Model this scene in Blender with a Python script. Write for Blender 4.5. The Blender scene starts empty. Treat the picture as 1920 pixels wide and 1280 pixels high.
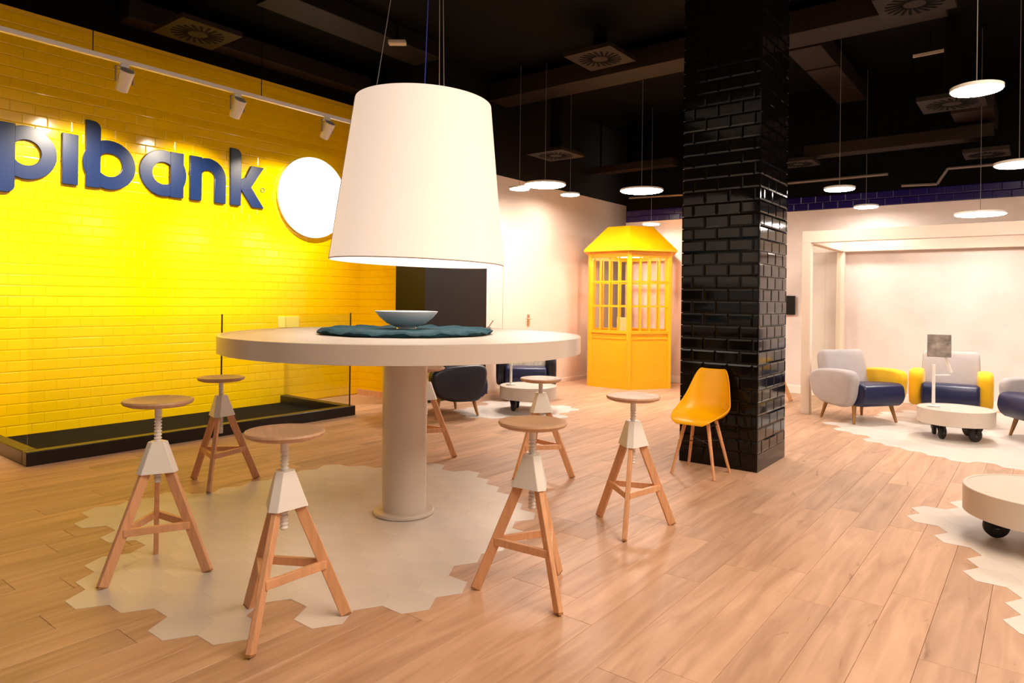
import bpy, bmesh, math, random
from mathutils import Vector, Matrix
random.seed(7)
PI = math.pi
# ------------------------------------------------------------------ camera
F, CX, CY, H = 1280.0, 960.0, 562.0, 1.33
ROLL = math.radians(0.7)
TH = math.atan2(995, 1280)
fw = Vector((-math.sin(TH), math.cos(TH), 0)); rt = Vector((math.cos(TH), math.sin(TH), 0)); up = Vector((0, 0, 1))
EYE = Vector((0, 0, H)); cR, sR = math.cos(ROLL), math.sin(ROLL)
scene = bpy.context.scene
COL = scene.collection
cam_d = bpy.data.cameras.new('camera'); cam = bpy.data.objects.new('camera', cam_d); COL.objects.link(cam)
cx_, cy_ = rt * cR + up * sR, up * cR - rt * sR
cz_ = -fw
M4 = Matrix((cx_, cy_, cz_)).transposed().to_4x4(); M4.translation = EYE
cam.matrix_world = M4
cam_d.sensor_width = 36; cam_d.lens = 36 * F / 1920; cam_d.shift_y = (CY - 640) / 1920; cam_d.clip_start = .05
scene.camera = cam
# ------------------------------------------------------------------ world and exposure
w = bpy.data.worlds.new('world'); scene.world = w; w.use_nodes = True
w.node_tree.nodes['Background'].inputs[0].default_value = (1.0, .84, .70, 1)
w.node_tree.nodes['Background'].inputs[1].default_value = 0.40
vs = scene.view_settings
vs.view_transform = 'Standard'; vs.look = 'None'; vs.exposure = 0.35; vs.gamma = 1; vs.use_curve_mapping = False
WARM = (1.0, .80, .58)
def area(name, loc, size, watts, col=(1.0, .80, .60)):
    L = bpy.data.lights.new(name, 'AREA'); L.shape = 'RECTANGLE'; L.size, L.size_y = size; L.energy = watts; L.color = col
    o = bpy.data.objects.new(name, L); COL.objects.link(o); o.location = loc
area('fill_light_front', (1.6, 2.6, 4.35), (3.5, 5), 315)  # added fill light, no fitting behind it; lifts the foreground and right floor
area('fill_light_rear', (-2.2, -.6, 4.35), (5, 2.5), 14)  # weak fill light added out of view over the near floor

def ray(px, py):
    xi = (px - CX) / F; yi = (CY - py) / F
    return fw + rt * (xi * cR - yi * sR) + up * (xi * sR + yi * cR)
def G(px, py, z=0.0): d = ray(px, py); return EYE + d * ((z - H) / d.z)
def WX(px, py, X): d = ray(px, py); return EYE + d * (X / d.x)
def WY(px, py, Y): d = ray(px, py); return EYE + d * (Y / d.y)
def WD(px, py, D): return EYE + ray(px, py) * D
def PR(p):
    v = Vector(p) - EYE; D = v.dot(fw)
    if D < .05: return None
    x = v.dot(rt) / D; y = v.z / D
    return (CX + F * (x * cR + y * sR), CY - F * (-x * sR + y * cR), D)
def cam2w(lat, dep): return rt * lat + fw * dep      # camera-level lateral / depth to world offset

# ------------------------------------------------------------------ materials
def mat(name, col, rough=.5, metal=0., var=.0, vscale=8., bump=0., bscale=60., coat=0., emit=0., ecol=None, stretch=(1, 1, 1), spec=.5, sheen=0.):
    m = bpy.data.materials.new(name); m.use_nodes = True
    nt = m.node_tree; b = nt.nodes['Principled BSDF']
    b.inputs['Base Color'].default_value = (*col, 1); b.inputs['Roughness'].default_value = rough
    b.inputs['Metallic'].default_value = metal; b.inputs['Coat Weight'].default_value = coat
    b.inputs['Coat Roughness'].default_value = .05; b.inputs['Specular IOR Level'].default_value = spec
    b.inputs['Sheen Weight'].default_value = sheen
    tc = nt.nodes.new('ShaderNodeTexCoord'); mp = nt.nodes.new('ShaderNodeMapping')
    mp.inputs['Scale'].default_value = stretch; nt.links.new(tc.outputs['Object'], mp.inputs[0])
    n = nt.nodes.new('ShaderNodeTexNoise'); n.inputs['Scale'].default_value = vscale; n.inputs['Detail'].default_value = 4
    nt.links.new(mp.outputs[0], n.inputs['Vector'])
    r = nt.nodes.new('ShaderNodeValToRGB'); v = max(var, .015)
    r.color_ramp.elements[0].position = .3; r.color_ramp.elements[1].position = .7
    r.color_ramp.elements[0].color = (*[c * (1 - v) for c in col], 1); r.color_ramp.elements[1].color = (*[min(1, c * (1 + v)) for c in col], 1)
    nt.links.new(n.outputs['Fac'], r.inputs[0]); nt.links.new(r.outputs[0], b.inputs['Base Color'])
    if bump:
        n2 = nt.nodes.new('ShaderNodeTexNoise'); n2.inputs['Scale'].default_value = bscale; n2.inputs['Detail'].default_value = 3
        nt.links.new(mp.outputs[0], n2.inputs['Vector'])
        bp = nt.nodes.new('ShaderNodeBump'); bp.inputs['Strength'].default_value = bump; bp.inputs['Distance'].default_value = .01
        nt.links.new(n2.outputs['Fac'], bp.inputs['Height']); nt.links.new(bp.outputs[0], b.inputs['Normal'])
    if emit:
        b.inputs['Emission Color'].default_value = (*(ecol or col), 1); b.inputs['Emission Strength'].default_value = emit
    return m

def glass_mat(name, tint):
    m = bpy.data.materials.new(name); m.use_nodes = True; nt = m.node_tree; nt.nodes.clear()
    o = nt.nodes.new('ShaderNodeOutputMaterial'); mx = nt.nodes.new('ShaderNodeMixShader'); t = nt.nodes.new('ShaderNodeBsdfTransparent')
    g = nt.nodes.new('ShaderNodeBsdfGlossy'); f0 = nt.nodes.new('ShaderNodeFresnel'); f0.inputs[0].default_value = 1.3
    ge = nt.nodes.new('ShaderNodeNewGeometry'); f1 = nt.nodes.new('ShaderNodeMath'); f1.operation = 'SUBTRACT'; f1.inputs[0].default_value = 1; nt.links.new(ge.outputs['Backfacing'], f1.inputs[1])
    f = nt.nodes.new('ShaderNodeMath'); f.operation = 'MULTIPLY'; nt.links.new(f0.outputs[0], f.inputs[0]); nt.links.new(f1.outputs[0], f.inputs[1])
    t.inputs[0].default_value = (*tint, 1); g.inputs['Roughness'].default_value = .02
    nt.links.new(f.outputs[0], mx.inputs[0]); nt.links.new(t.outputs[0], mx.inputs[1]); nt.links.new(g.outputs[0], mx.inputs[2]); nt.links.new(mx.outputs[0], o.inputs[0])
    return m

def floor_mat():
    m = bpy.data.materials.new('oak_planks'); m.use_nodes = True; nt = m.node_tree; L = nt.links; N = nt.nodes
    b = N['Principled BSDF']; b.inputs['Roughness'].default_value = .46
    geo = N.new('ShaderNodeNewGeometry'); oi = N.new('ShaderNodeObjectInfo')
    ad = N.new('ShaderNodeMath'); ad.operation = 'ADD'; L.new(geo.outputs['Random Per Island'], ad.inputs[0]); L.new(oi.outputs['Random'], ad.inputs[1])
    fr = N.new('ShaderNodeMath'); fr.operation = 'FRACT'; L.new(ad.outputs[0], fr.inputs[0])
    sc = N.new('ShaderNodeVectorMath'); sc.operation = 'SCALE'; sc.inputs[0].default_value = (37, 91, 13); L.new(fr.outputs[0], sc.inputs['Scale'])
    va = N.new('ShaderNodeVectorMath'); va.operation = 'ADD'; L.new(geo.outputs['Position'], va.inputs[0]); L.new(sc.outputs[0], va.inputs[1])
    mp = N.new('ShaderNodeMapping'); mp.inputs['Scale'].default_value = (16, 1.6, 1); L.new(va.outputs[0], mp.inputs[0])
    n = N.new('ShaderNodeTexNoise'); n.inputs['Scale'].default_value = 1.0; n.inputs['Detail'].default_value = 6; n.inputs['Distortion'].default_value = .8; L.new(mp.outputs[0], n.inputs['Vector'])
    r = N.new('ShaderNodeValToRGB'); e = r.color_ramp.elements
    e[0].position = .28; e[0].color = (.44, .24, .14, 1); e[1].position = .7; e[1].color = (.64, .385, .25, 1)
    L.new(n.outputs['Fac'], r.inputs[0])
    # knots and cracks
    mp2 = N.new('ShaderNodeMapping'); mp2.inputs['Scale'].default_value = (9, 2.2, 1); L.new(va.outputs[0], mp2.inputs[0])
    n2 = N.new('ShaderNodeTexNoise'); n2.inputs['Scale'].default_value = 1.0; n2.inputs['Detail'].default_value = 3; n2.inputs['Distortion'].default_value = 1.5; L.new(mp2.outputs[0], n2.inputs['Vector'])
    r2 = N.new('ShaderNodeValToRGB'); e2 = r2.color_ramp.elements; e2[0].position = .68; e2[0].color = (1, 1, 1, 1); e2[1].position = .78; e2[1].color = (.55, .45, .38, 1)
    L.new(n2.outputs['Fac'], r2.inputs[0])
    mul = N.new('ShaderNodeMixRGB'); mul.blend_type = 'MULTIPLY'; mul.inputs[0].default_value = 1; L.new(r.outputs[0], mul.inputs[1]); L.new(r2.outputs[0], mul.inputs[2])
    mr = N.new('ShaderNodeMapRange'); mr.inputs['To Min'].default_value = .86; mr.inputs['To Max'].default_value = 1.1; L.new(fr.outputs[0], mr.inputs[0])
    hs = N.new('ShaderNodeHueSaturation'); L.new(mul.outputs[0], hs.inputs['Color']); L.new(mr.outputs[0], hs.inputs['Value'])
    L.new(hs.outputs[0], b.inputs['Base Color'])
    return m

M = dict(
    plank=floor_mat(),
    under=mat('floor_underlay', (.22, .14, .08), .8),
    hexa=mat('hexagon_tile', (.68, .60, .55), .4, var=.05, vscale=3),
    hexgap=mat('hexagon_tile_grout', (.62, .55, .48), .8),
    ytile=mat('yellow_glazed_tile', (.95, .57, .0), .14, var=.015, vscale=5, bump=.05, bscale=14),
    ygrout=mat('yellow_grout', (.90, .52, .0), .5),
    darkwall=mat('dark_wall_paint', (.03, .026, .024), .7),
    cream=mat('cream_paint', (.76, .62, .52), .6, var=.02, vscale=2),
    marble=mat('pale_plaster', (.75, .645, .615), .5, var=.09, vscale=2.2, bump=.03, bscale=8),
    black=mat('black_paint', (.0015, .0012, .0012), .8, spec=.1),
    blackp=mat('black_panel', (.006, .005, .006), .4, spec=.3),
    btile=mat('black_glazed_tile', (.003, .0025, .0025), .07, bump=.02, bscale=20, spec=.3),
    bgrout=mat('black_grout', (.008, .007, .007), .7),
    navyt=mat('navy_glazed_tile', (.010, .003, .085), .2),
    duct=mat('brown_duct_metal', (.016, .0085, .006), .6, var=.15, vscale=3, spec=.2),
    duct2=mat('dark_duct_metal', (.005, .003, .0025), .6, var=.15, vscale=3, spec=.2),
    pipe=mat('grey_conduit', (.22, .18, .17), .4, metal=.4),
    kerb=mat('black_kerb', (.004, .003, .003), .3),
    glass=glass_mat('clear_glass', (.95, .97, .93)),
    white=mat('white_lacquer', (.66, .57, .50), .28, var=.01, coat=.2),
    whitem=mat('white_metal', (.82, .78, .74), .4),
    tabletop=mat('pale_table_laminate', (.62, .52, .45), .4, var=.04, vscale=6, stretch=(1, 8, 1)),
    beech=mat('beech_wood', (.72, .37, .19), .42, var=.12, vscale=5, stretch=(10, 10, 1.2)),
    seat=mat('beech_seat', (.55, .32, .19), .45, var=.10, vscale=5, stretch=(10, 1.2, 1)),
    rubber=mat('dark_rubber', (.015, .012, .012), .6),
    navy=mat('navy_sign_acrylic', (.001, .012, .065), .30),
    navyf=mat('navy_leather', (.006, .010, .06), .38, bump=.1, bscale=80),
    greyf=mat('light_grey_fabric', (.40, .355, .36), .85, bump=.15, bscale=140, var=.04, sheen=.2),
    yellowf=mat('yellow_fabric', (.90, .50, .0), .8, bump=.15, bscale=140, var=.04, sheen=.2),
    creamf=mat('cream_patterned_fabric', (.60, .50, .38), .85, bump=.2, bscale=60, var=.25, vscale=22),
    darkf=mat('black_navy_leather', (.004, .005, .018), .4),
    walnut=mat('walnut_leg', (.36, .17, .05), .45, var=.15, vscale=6, stretch=(8, 8, 1)),
    yellowp=mat('yellow_plastic', (.95, .47, .0), .35, var=.01),
    ykiosk=mat('yellow_kiosk_paint', (.92, .42, .0), .4, var=.02, vscale=3),
    teal=mat('teal_felt', (.0, .048, .072), .9, bump=.6, bscale=55, var=.3, vscale=18),
    ceramic=mat('pale_blue_ceramic', (.80, .78, .82), .25, coat=.3),
    chrome=mat('brushed_steel', (.6, .58, .55), .3, metal=1),
    grey=mat('grey_plastic', (.28, .26, .25), .5),
    cable=mat('steel_cable', (.25, .23, .22), .4, metal=.6),
    bluecable=mat('blue_cable', (.01, .03, .30), .5),
    screen=mat('grey_screen', (.30, .26, .24), .35, var=.45, vscale=14),
    baseb=mat('white_baseboard', (.85, .80, .76), .4),
    disc=mat('lamp_disc_glow', (1, .93, .84), .5, emit=72, ecol=(1, .89, .78)),
    signglow=mat('white_sign_glow', (.95, .95, .95), .4, emit=1.3, ecol=(1, .98, .95)),
    shade=mat('lampshade_fabric', (.80, .72, .66), .8, bump=.05, bscale=200, emit=.46, ecol=(1, .80, .66)),
    diffuser=mat('lamp_diffuser', (.9, .85, .8), .6, emit=2.6, ecol=(1, .88, .76)),
    seam=mat('shade_piping', (.40, .31, .26), .7),
    wallplate=mat('pale_yellow_plate', (.93, .72, .18), .3),
    kfill=mat('kiosk_fill_glow', (1, .93, .85), .5, emit=22, ecol=(1, .88, .74)),  # glow of the fill disc added inside the kiosk
    spotglow=mat('spot_lens', (1, .9, .7), .5, emit=20, ecol=(1, .86, .62)),
    paper=mat('cream_card', (.75, .55, .25), .7, var=.1),
)

# ------------------------------------------------------------------ mesh helpers
class MB:
    def __init__(s): s.v = []; s.f = []
    def add(s, vs, fs):
        o = len(s.v); s.v += [tuple(v) for v in vs]; s.f += [tuple(i + o for i in f) for f in fs]; return s
    def box(s, x0, x1, y0, y1, z0, z1):
        return s.add([(x0, y0, z0), (x1, y0, z0), (x1, y1, z0), (x0, y1, z0), (x0, y0, z1), (x1, y0, z1), (x1, y1, z1), (x0, y1, z1)],
                     [(0, 3, 2, 1), (4, 5, 6, 7), (0, 1, 5, 4), (1, 2, 6, 5), (2, 3, 7, 6), (3, 0, 4, 7)])
    def tube(s, p0, p1, r0, r1=None, n=12, cap=True):
        r1 = r0 if r1 is None else r1
        p0, p1 = Vector(p0), Vector(p1); d = (p1 - p0).normalized()
        a = d.orthogonal().normalized(); b = d.cross(a)
        vs = [p + (a * math.cos(2 * PI * i / n) + b * math.sin(2 * PI * i / n)) * r for p, r in ((p0, r0), (p1, r1)) for i in range(n)]
        fs = [(i, (i + 1) % n, n + (i + 1) % n, n + i) for i in range(n)]
        if cap: fs += [tuple(range(n))[::-1], tuple(range(n, 2 * n))]
        return s.add(vs, fs)
    def lathe(s, prof, n=48, c=(0, 0, 0), close=False):
        vs = [(c[0] + r * math.cos(2 * PI * i / n), c[1] + r * math.sin(2 * PI * i / n), c[2] + z) for r, z in prof for i in range(n)]
        fs = []
        for k in range(len(prof) - 1):
            for i in range(n):
                j = (i + 1) % n
                fs.append((k * n + i, k * n + j, (k + 1) * n + j, (k + 1) * n + i))
        if not close:
            if prof[0][0] > 1e-4: fs.append(tuple(range(n))[::-1])
            if prof[-1][0] > 1e-4: fs.append(tuple(range((len(prof) - 1) * n, len(prof) * n)))
        return s.add(vs, fs)
    def bar(s, p0, p1, wx, wy, side=None):
        """rectangular bar between two points; side = direction of width wx"""
        p0, p1 = Vector(p0), Vector(p1); d = (p1 - p0).normalized()
        a = Vector(side) if side is not None else d.orthogonal()
        a = (a - d * a.dot(d)).normalized(); b = d.cross(a)
        vs = [p + a * (sx * wx / 2) + b * (sy * wy / 2) for p in (p0, p1) for sx, sy in ((-1, -1), (1, -1), (1, 1), (-1, 1))]
        return s.add(vs, [(3, 2, 1, 0), (4, 5, 6, 7), (0, 1, 5, 4), (1, 2, 6, 5), (2, 3, 7, 6), (3, 0, 4, 7)])
    def prism(s, poly, ax, d0, d1):
        """extrude 2D polygon along axis ax ('x','y','z') from d0 to d1"""
        def P(a, b, d): return {'x': (d, a, b), 'y': (a, d, b), 'z': (a, b, d)}[ax]
        n = len(poly)
        return s.add([P(a, b, d0) for a, b in poly] + [P(a, b, d1) for a, b in poly],
                     [tuple(range(n))[::-1], tuple(range(n, 2 * n))] + [(i, (i + 1) % n, n + (i + 1) % n, n + i) for i in range(n)])
    def mesh(s, name):
        me = bpy.data.meshes.new(name); me.from_pydata(s.v, [], s.f)
        bm = bmesh.new(); bm.from_mesh(me); bmesh.ops.recalc_face_normals(bm, faces=bm.faces); bm.to_mesh(me); bm.free()
        return me
    def build(s, name, m, parent=None, smooth=False, bevel=0., seg=2):
        o = link(name, s.mesh(name), m, parent)
        if smooth: shade(o)
        if bevel:
            bv = o.modifiers.new('bevel', 'BEVEL'); bv.width = bevel; bv.segments = seg; bv.limit_method = 'ANGLE'; bv.angle_limit = .6
            shade(o)
        return o
def shade(o, ang=.6):
    me = o.data
    me.polygons.foreach_set('use_smooth', [True] * len(me.polygons))
    bm = bmesh.new(); bm.from_mesh(me)
    for e in bm.edges:
        if len(e.link_faces) == 2 and e.calc_face_angle(0) > ang: e.smooth = False
    bm.to_mesh(me); bm.free()
def link(name, me, m, parent=None):
    o = bpy.data.objects.new(name, me); COL.objects.link(o)
    if m is not None and (not me.materials): me.materials.append(m)
    if parent is not None: o.parent = parent
    return o
def empty(name, loc=(0, 0, 0), rz=0.):
    o = bpy.data.objects.new(name, None); COL.objects.link(o); o.location = loc; o.rotation_euler = (0, 0, rz); o.empty_display_size = .1
    return o
def tag(o, label=None, cat=None, group=None, kind=None):
    if label: o['label'] = label
    if cat: o['category'] = cat
    if group: o['group'] = group
    if kind: o['kind'] = kind
    return o
def copy_tree(o, parent=None):
    c = o.copy(); COL.objects.link(c); c.parent = parent
    for ch in o.children: copy_tree(ch, c)
    return c
def struct(name, mb, m, label, cat='wall', **k): return tag(mb.build(name, m, **k), label, cat, None, 'structure')
def smooth_poly(pts, sub=5):
    n = len(pts); out = []
    for i in range(n):
        p0, p1, p2, p3 = (Vector(pts[(i + k) % n]) for k in (-1, 0, 1, 2))
        for j in range(sub):
            t = j / sub
            q = .5 * ((2 * p1) + (p2 - p0) * t + (2 * p0 - 5 * p1 + 4 * p2 - p3) * t * t + (3 * p1 - p0 - 3 * p2 + p3) * t ** 3)
            out.append((q.x, q.y))
    return out
def pad(poly, x0, x1, r, seg=4, belly=0.):
    """cushion: a (y,z) outline extruded in x with rounded rims"""
    mb = MB(); n = len(poly); c = Vector((sum(p[0] for p in poly) / n, sum(p[1] for p in poly) / n))
    R = sum((Vector(p) - c).length for p in poly) / n
    rings = []
    for k in range(seg + 1):
        a = PI / 2 * k / seg; rings.append((x0 + r * (1 - math.sin(a)), 1 - r * (1 - math.cos(a)) / R) if False else (x0 + r * (1 - math.cos(a)), 1 - r * (1 - math.sin(a)) / R))
    mid = [((x0 + x1) / 2, 1 + belly)]
    rings2 = [(x0 + x1 - x, s_) for x, s_ in rings[::-1]]
    rings = rings + mid + rings2
    vs = []
    for x, sc in rings:
        for p in poly:
            q = c + (Vector(p) - c) * sc; vs.append((x, q.x, q.y))
    m_ = len(rings); fs = []
    for k in range(m_ - 1):
        for i in range(n):
            j = (i + 1) % n; fs.append((k * n + i, k * n + j, (k + 1) * n + j, (k + 1) * n + i))
    # domed end caps
    for k, sgn in ((0, -1), (m_ - 1, 1)):
        b = len(vs); vs.append((rings[k][0] + sgn * .008, c.x, c.y))
        for i in range(n): fs.append((k * n + i, k * n + (i + 1) % n, b))
    return mb.add(vs, fs)

# bevelled tile: local x width, z height, outward normal -y
def tile_mesh(name, wd, h, th=.010, bev=.009, dip=.004, m=None):
    a, b = wd / 2, h / 2; i = bev
    vs = [(-a, 0, -b), (a, 0, -b), (a, 0, b), (-a, 0, b), (-a, -(th - dip), -b), (a, -(th - dip), -b), (a, -(th - dip), b), (-a, -(th - dip), b),
          (-a + i, -th, -b + i), (a - i, -th, -b + i), (a - i, -th, b - i), (-a + i, -th, b - i)]
    fs = [(8, 9, 10, 11)] + [(4 + k, 4 + (k + 1) % 4, 8 + (k + 1) % 4, 8 + k) for k in range(4)] + [(k, (k + 1) % 4, 4 + (k + 1) % 4, 4 + k) for k in range(4)]
    me = MB().add(vs, fs).mesh(name)
    if m: me.materials.append(m)
    return me
def tile_surface(parent, specs, m, limit, piece, wd=None, bev=.009, th=.010, dip=.004, jit=0.0):
    """specs: list of (center, width, height, rotz). The 'limit' largest in view become parts, the rest one stuff part."""
    def score(sp):
        q = PR(sp[0])
        if q is None: return 0
        ins = -40 < q[0] < 1960 and -40 < q[1] < 1320
        return (sp[1] * sp[2] / q[2] ** 2) * (1 if ins else .001)
    order = sorted(specs, key=score, reverse=True); cache = {}; rest = MB()
    for k, (c, wd_, h_, rz) in enumerate(order):
        key = (round(wd_, 3), round(h_, 3))
        if key not in cache: cache[key] = tile_mesh(piece, key[0], key[1], th, bev, dip, m)
        me = cache[key]
        jx, jz = random.gauss(0, jit), random.gauss(0, jit)
        mt = Matrix.Translation(c) @ Matrix.Rotation(rz, 4, 'Z') @ Matrix.Rotation(jx, 4, 'X') @ Matrix.Rotation(jz, 4, 'Z')
        if k < limit:
            o = link(piece, me, None, parent); o.matrix_world = mt
        else:
            rest.add([mt @ v.co for v in me.vertices], [tuple(p.vertices) for p in me.polygons])
    if rest.v:
        o = rest.build(piece + '_field', m, parent); o['kind'] = 'stuff'

# ------------------------------------------------------------------ setting
XW = -7.48; YR = 6.17; XC = -6.20; YB = 10.55; ZC = 4.45
X1, Y0 = 4.5, -3.0
fl = struct('floor', MB().box(-8, X1, Y0, 11.9, -.08, -.012), M['under'], 'pale oak plank floor running through the whole branch', 'floor')
pw = .182; specs = []
x = -8 + pw / 2; row = 0
while x < X1:
    y = Y0 - random.random() * 1.2
    while y < 11.8:
        specs.append((x, y)); y += 1.26
    x += pw; row += 1
pm = bpy.data.meshes.new('plank')
def plank_geo():
    a, l, b = pw / 2 - .0006, 1.26 / 2 - .0006, .0012
    return [(-a, -l, -.012), (a, -l, -.012), (a, l, -.012), (-a, l, -.012), (-a, -l, -b), (a, -l, -b), (a, l, -b), (-a, l, -b),
            (-a + b, -l + b, 0), (a - b, -l + b, 0), (a - b, l - b, 0), (-a + b, l - b, 0)], \
        [(8, 9, 10, 11)] + [(4 + k, 4 + (k + 1) % 4, 8 + (k + 1) % 4, 8 + k) for k in range(4)] + [(k, (k + 1) % 4, 4 + (k + 1) % 4, 4 + k) for k in range(4)]
pv, pf = plank_geo(); pm = MB().add(pv, pf).mesh('plank'); pm.materials.append(M['plank'])
def pscore(sp):
    q = PR((sp[0], sp[1] + .3, 0)) ; q2 = PR((sp[0], sp[1] - .3, 0))
    best = 0
    for r in (q, q2):
        if r and -60 < r[0] < 1980 and r[1] < 1340: best = max(best, 1 / r[2] ** 3)
    if sp[0] < -7.5 or sp[1] > 11.6: best = 0
    return best
specs.sort(key=pscore, reverse=True); rest = MB()
for k, (x, y) in enumerate(specs):
    if k < 300: o = link('plank', pm, None, fl); o.location = (x, y, 0)
    else: rest.add([(v[0] + x, v[1] + y, v[2]) for v in pv], pf)
tag(rest.build('plank_field', M['plank'], fl), kind='stuff')

struct('ceiling', MB().box(-8, X1, Y0, 11.9, ZC, ZC + .1), M['black'], 'black painted open ceiling above the whole room', 'ceiling')
# yellow tiled wall with its return
wy = struct('wall_left', MB().box(XW - .2, XW - .008, -1.0, YR + .2, 0, 3.96), M['ygrout'], 'glossy yellow brick-tiled wall carrying the blue lettering', 'wall')
specs = []
for r in range(39):
    z = .06 + r * .1; y = -.9 + (.1 if r % 2 else 0)
    while y < YR - .02:
        w0 = min(.2, YR - y)
        if w0 > .03: specs.append((Vector((XW - .008, y + w0 / 2, z)), w0 - .001, .0982, PI / 2))
        y += .2
tile_surface(wy, specs, M['ytile'], 300, 'tile', th=.010, bev=.008, dip=.0013, jit=.003)
wr = struct('wall_return', MB().box(XW, -6.74, YR + .008, YR + .2, 0, 3.96), M['ygrout'], 'short yellow tiled return wall beside the black pier', 'wall')
specs = []
for r in range(39):
    z = .06 + r * .1; x = XW
    off = .1 if r % 2 else .2
    while x < -6.742:
        w0 = min(off if x == XW else .2, -6.74 - x)
        if w0 > .03: specs.append((Vector((x + w0 / 2, YR + .008, z)), w0 - .001, .0982, 0))
        x += w0
tile_surface(wr, specs, M['ytile'], 300, 'tile', th=.010, bev=.008, dip=.0013, jit=.003)
struct('trim_1', MB().box(XW, -6.74, YR - .02, YR + .005, 0, .075), M['beech'], 'low wooden skirting under the yellow return wall', 'trim')
pier = struct('wall_pier', MB().box(-6.74, XC, YR, 7.39, .0, 3.12), M['blackp'], 'black clad pier between the yellow wall and cream wall', 'wall')
MB().box(-6.75, XC + .02, YR - .02, 7.41, 0, .10).build('plinth', M['kerb'], pier)
struct('wall_back_left', MB().box(XC - .15, XC, 7.39, 11.6, 0, 3.12), M['cream'], 'cream wall with a flush door left of the yellow kiosk', 'wall')
struct('wall_bulkhead', MB().box(-7.7, XC - .01, YR + .21, 11.6, 3.12, ZC), M['duct2'], 'dark bulkhead above the cream wall', 'wall')
struct('wall_upper_left', MB().box(-7.7, XW - .008, -1, YR + .2, 3.96, ZC), M['black'], 'black wall strip above the yellow tiles', 'wall')
struct('wall_recess', MB().box(XC, -5.72, 11.45, 11.6, 0, ZC), M['cream'], 'cream recess wall behind the kiosk', 'wall')
wb = struct('wall_back', MB().box(-5.72, X1, YB, YB + .15, 0, 2.69), M['marble'], 'pale mottled wall behind the armchair lounge', 'wall')
wu = struct('wall_upper_back', MB().box(-5.72, X1, YB + .01, YB + .15, 2.69, ZC), M['black'], 'black wall above the lounge with a navy tile band', 'wall')
specs = []
for r in range(2):
    x = -5.72; first = .1 if r % 2 else .2
    while x < 3.2:
        w0 = first if x == -5.72 else .2
        specs.append((Vector((x + w0 / 2, YB + .01, 2.742 + r * .1)), w0 - .004, .096, 0)); x += w0
tile_surface(wu, specs, M['navyt'], 230, 'tile', th=.012, bev=.009)
struct('baseboard_back', MB().box(-5.72, X1, YB - .018, YB, 0, .12), M['baseb'], 'white baseboard along the pale lounge wall', 'baseboard', bevel=.004)
struct('baseboard_left', MB().box(XC, XC + .012, 7.42, 11.45, 0, .06), M['cream'], 'low cream baseboard along the cream wall', 'baseboard', bevel=.003)

# street wall behind the viewpoint with its shop window opening
YF = Y0 - .01
struct('wall_front', MB().box(-8, -5.6, YF - .15, YF, 0, ZC).box(-5.6, -1.2, YF - .15, YF, 0, .95).box(-5.6, -1.2, YF - .15, YF, 3.0, ZC).box(-1.2, X1, YF - .15, YF, 0, ZC), M['darkwall'], 'dark street wall with a shop window opening behind the viewpoint', 'wall')

# flush door in the cream wall
def ycream(px): return WX(px, 600, XC).y
ya, yb_ = ycream(941), ycream(1003)
d1 = tag(MB().box(XC, XC + .012, ya + .01, yb_ + .35, .01, 2.3).build('door_1', M['cream'], bevel=.003), 'flush cream door with a steel handle in the cream wall', 'door', None, 'structure')
hp = WX(990, 600, XC + .012)
hm = MB().box(hp.x, hp.x + .012, hp.y - .025, hp.y + .025, hp.z - .09, hp.z + .09)
hd = hm.build('handle_plate', M['chrome'], d1, bevel=.003)
MB().tube((hp.x, hp.y, hp.z + .02), (hp.x + .05, hp.y, hp.z + .02), .01).tube((hp.x + .05, hp.y + .01, hp.z + .02), (hp.x + .05, hp.y - .11, hp.z + .02), .009).build('handle', M['chrome'], hd, smooth=True)

# black tiled column
CA, CB, CC, CD = -2.40, -1.75, 5.40, 6.12
col = struct('column', MB().box(CA + .012, CB - .012, CC + .012, CD - .012, 0, ZC), M['bgrout'], 'square column clad in glossy black brick tiles', 'column')
MB().box(CA, CB, CC, CD, 0, .14).build('plinth', M['btile'], col, bevel=.002)
specs = []; back = []
for r in range(43):
    z = .19 + r * .1
    for face in range(4):
        a0, a1 = (CA, CB) if face in (0, 2) else (CC, CD)
        p = a0; first = .1 if (r + face) % 2 else .2
        while p < a1 - .005:
            w0 = min(first if p == a0 else .2, a1 - p)
            if face == 0: sp = (Vector((p + w0 / 2, CC + .012, z)), w0 - .004, .096, 0)
            elif face == 1: sp = (Vector((CB - .012, p + w0 / 2, z)), w0 - .004, .096, PI / 2)
            elif face == 2: sp = (Vector((p + w0 / 2, CD - .012, z)), w0 - .004, .096, PI)
            else: sp = (Vector((CA + .012, p + w0 / 2, z)), w0 - .004, .096, -PI / 2)
            (specs if face < 2 else back).append(sp); p += w0
specs.sort(key=lambda s_: s_[0].z)
tile_surface(col, specs, M['btile'], 300, 'tile', th=.012, bev=.013, dip=.0024, jit=.003)
rest = MB(); tc_ = {}
for c, wd_, h_, rz in back:
    key = (round(wd_, 3), h_)
    if key not in tc_: tc_[key] = tile_mesh('t', key[0], key[1], .012, .012, .005)
    mt = Matrix.Translation(c) @ Matrix.Rotation(rz, 4, 'Z')
    rest.add([mt @ v.co for v in tc_[key].vertices], [tuple(p.vertices) for p in tc_[key].polygons])
tag(rest.build('rear_tile_field', M['btile'], col), kind='stuff')

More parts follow.
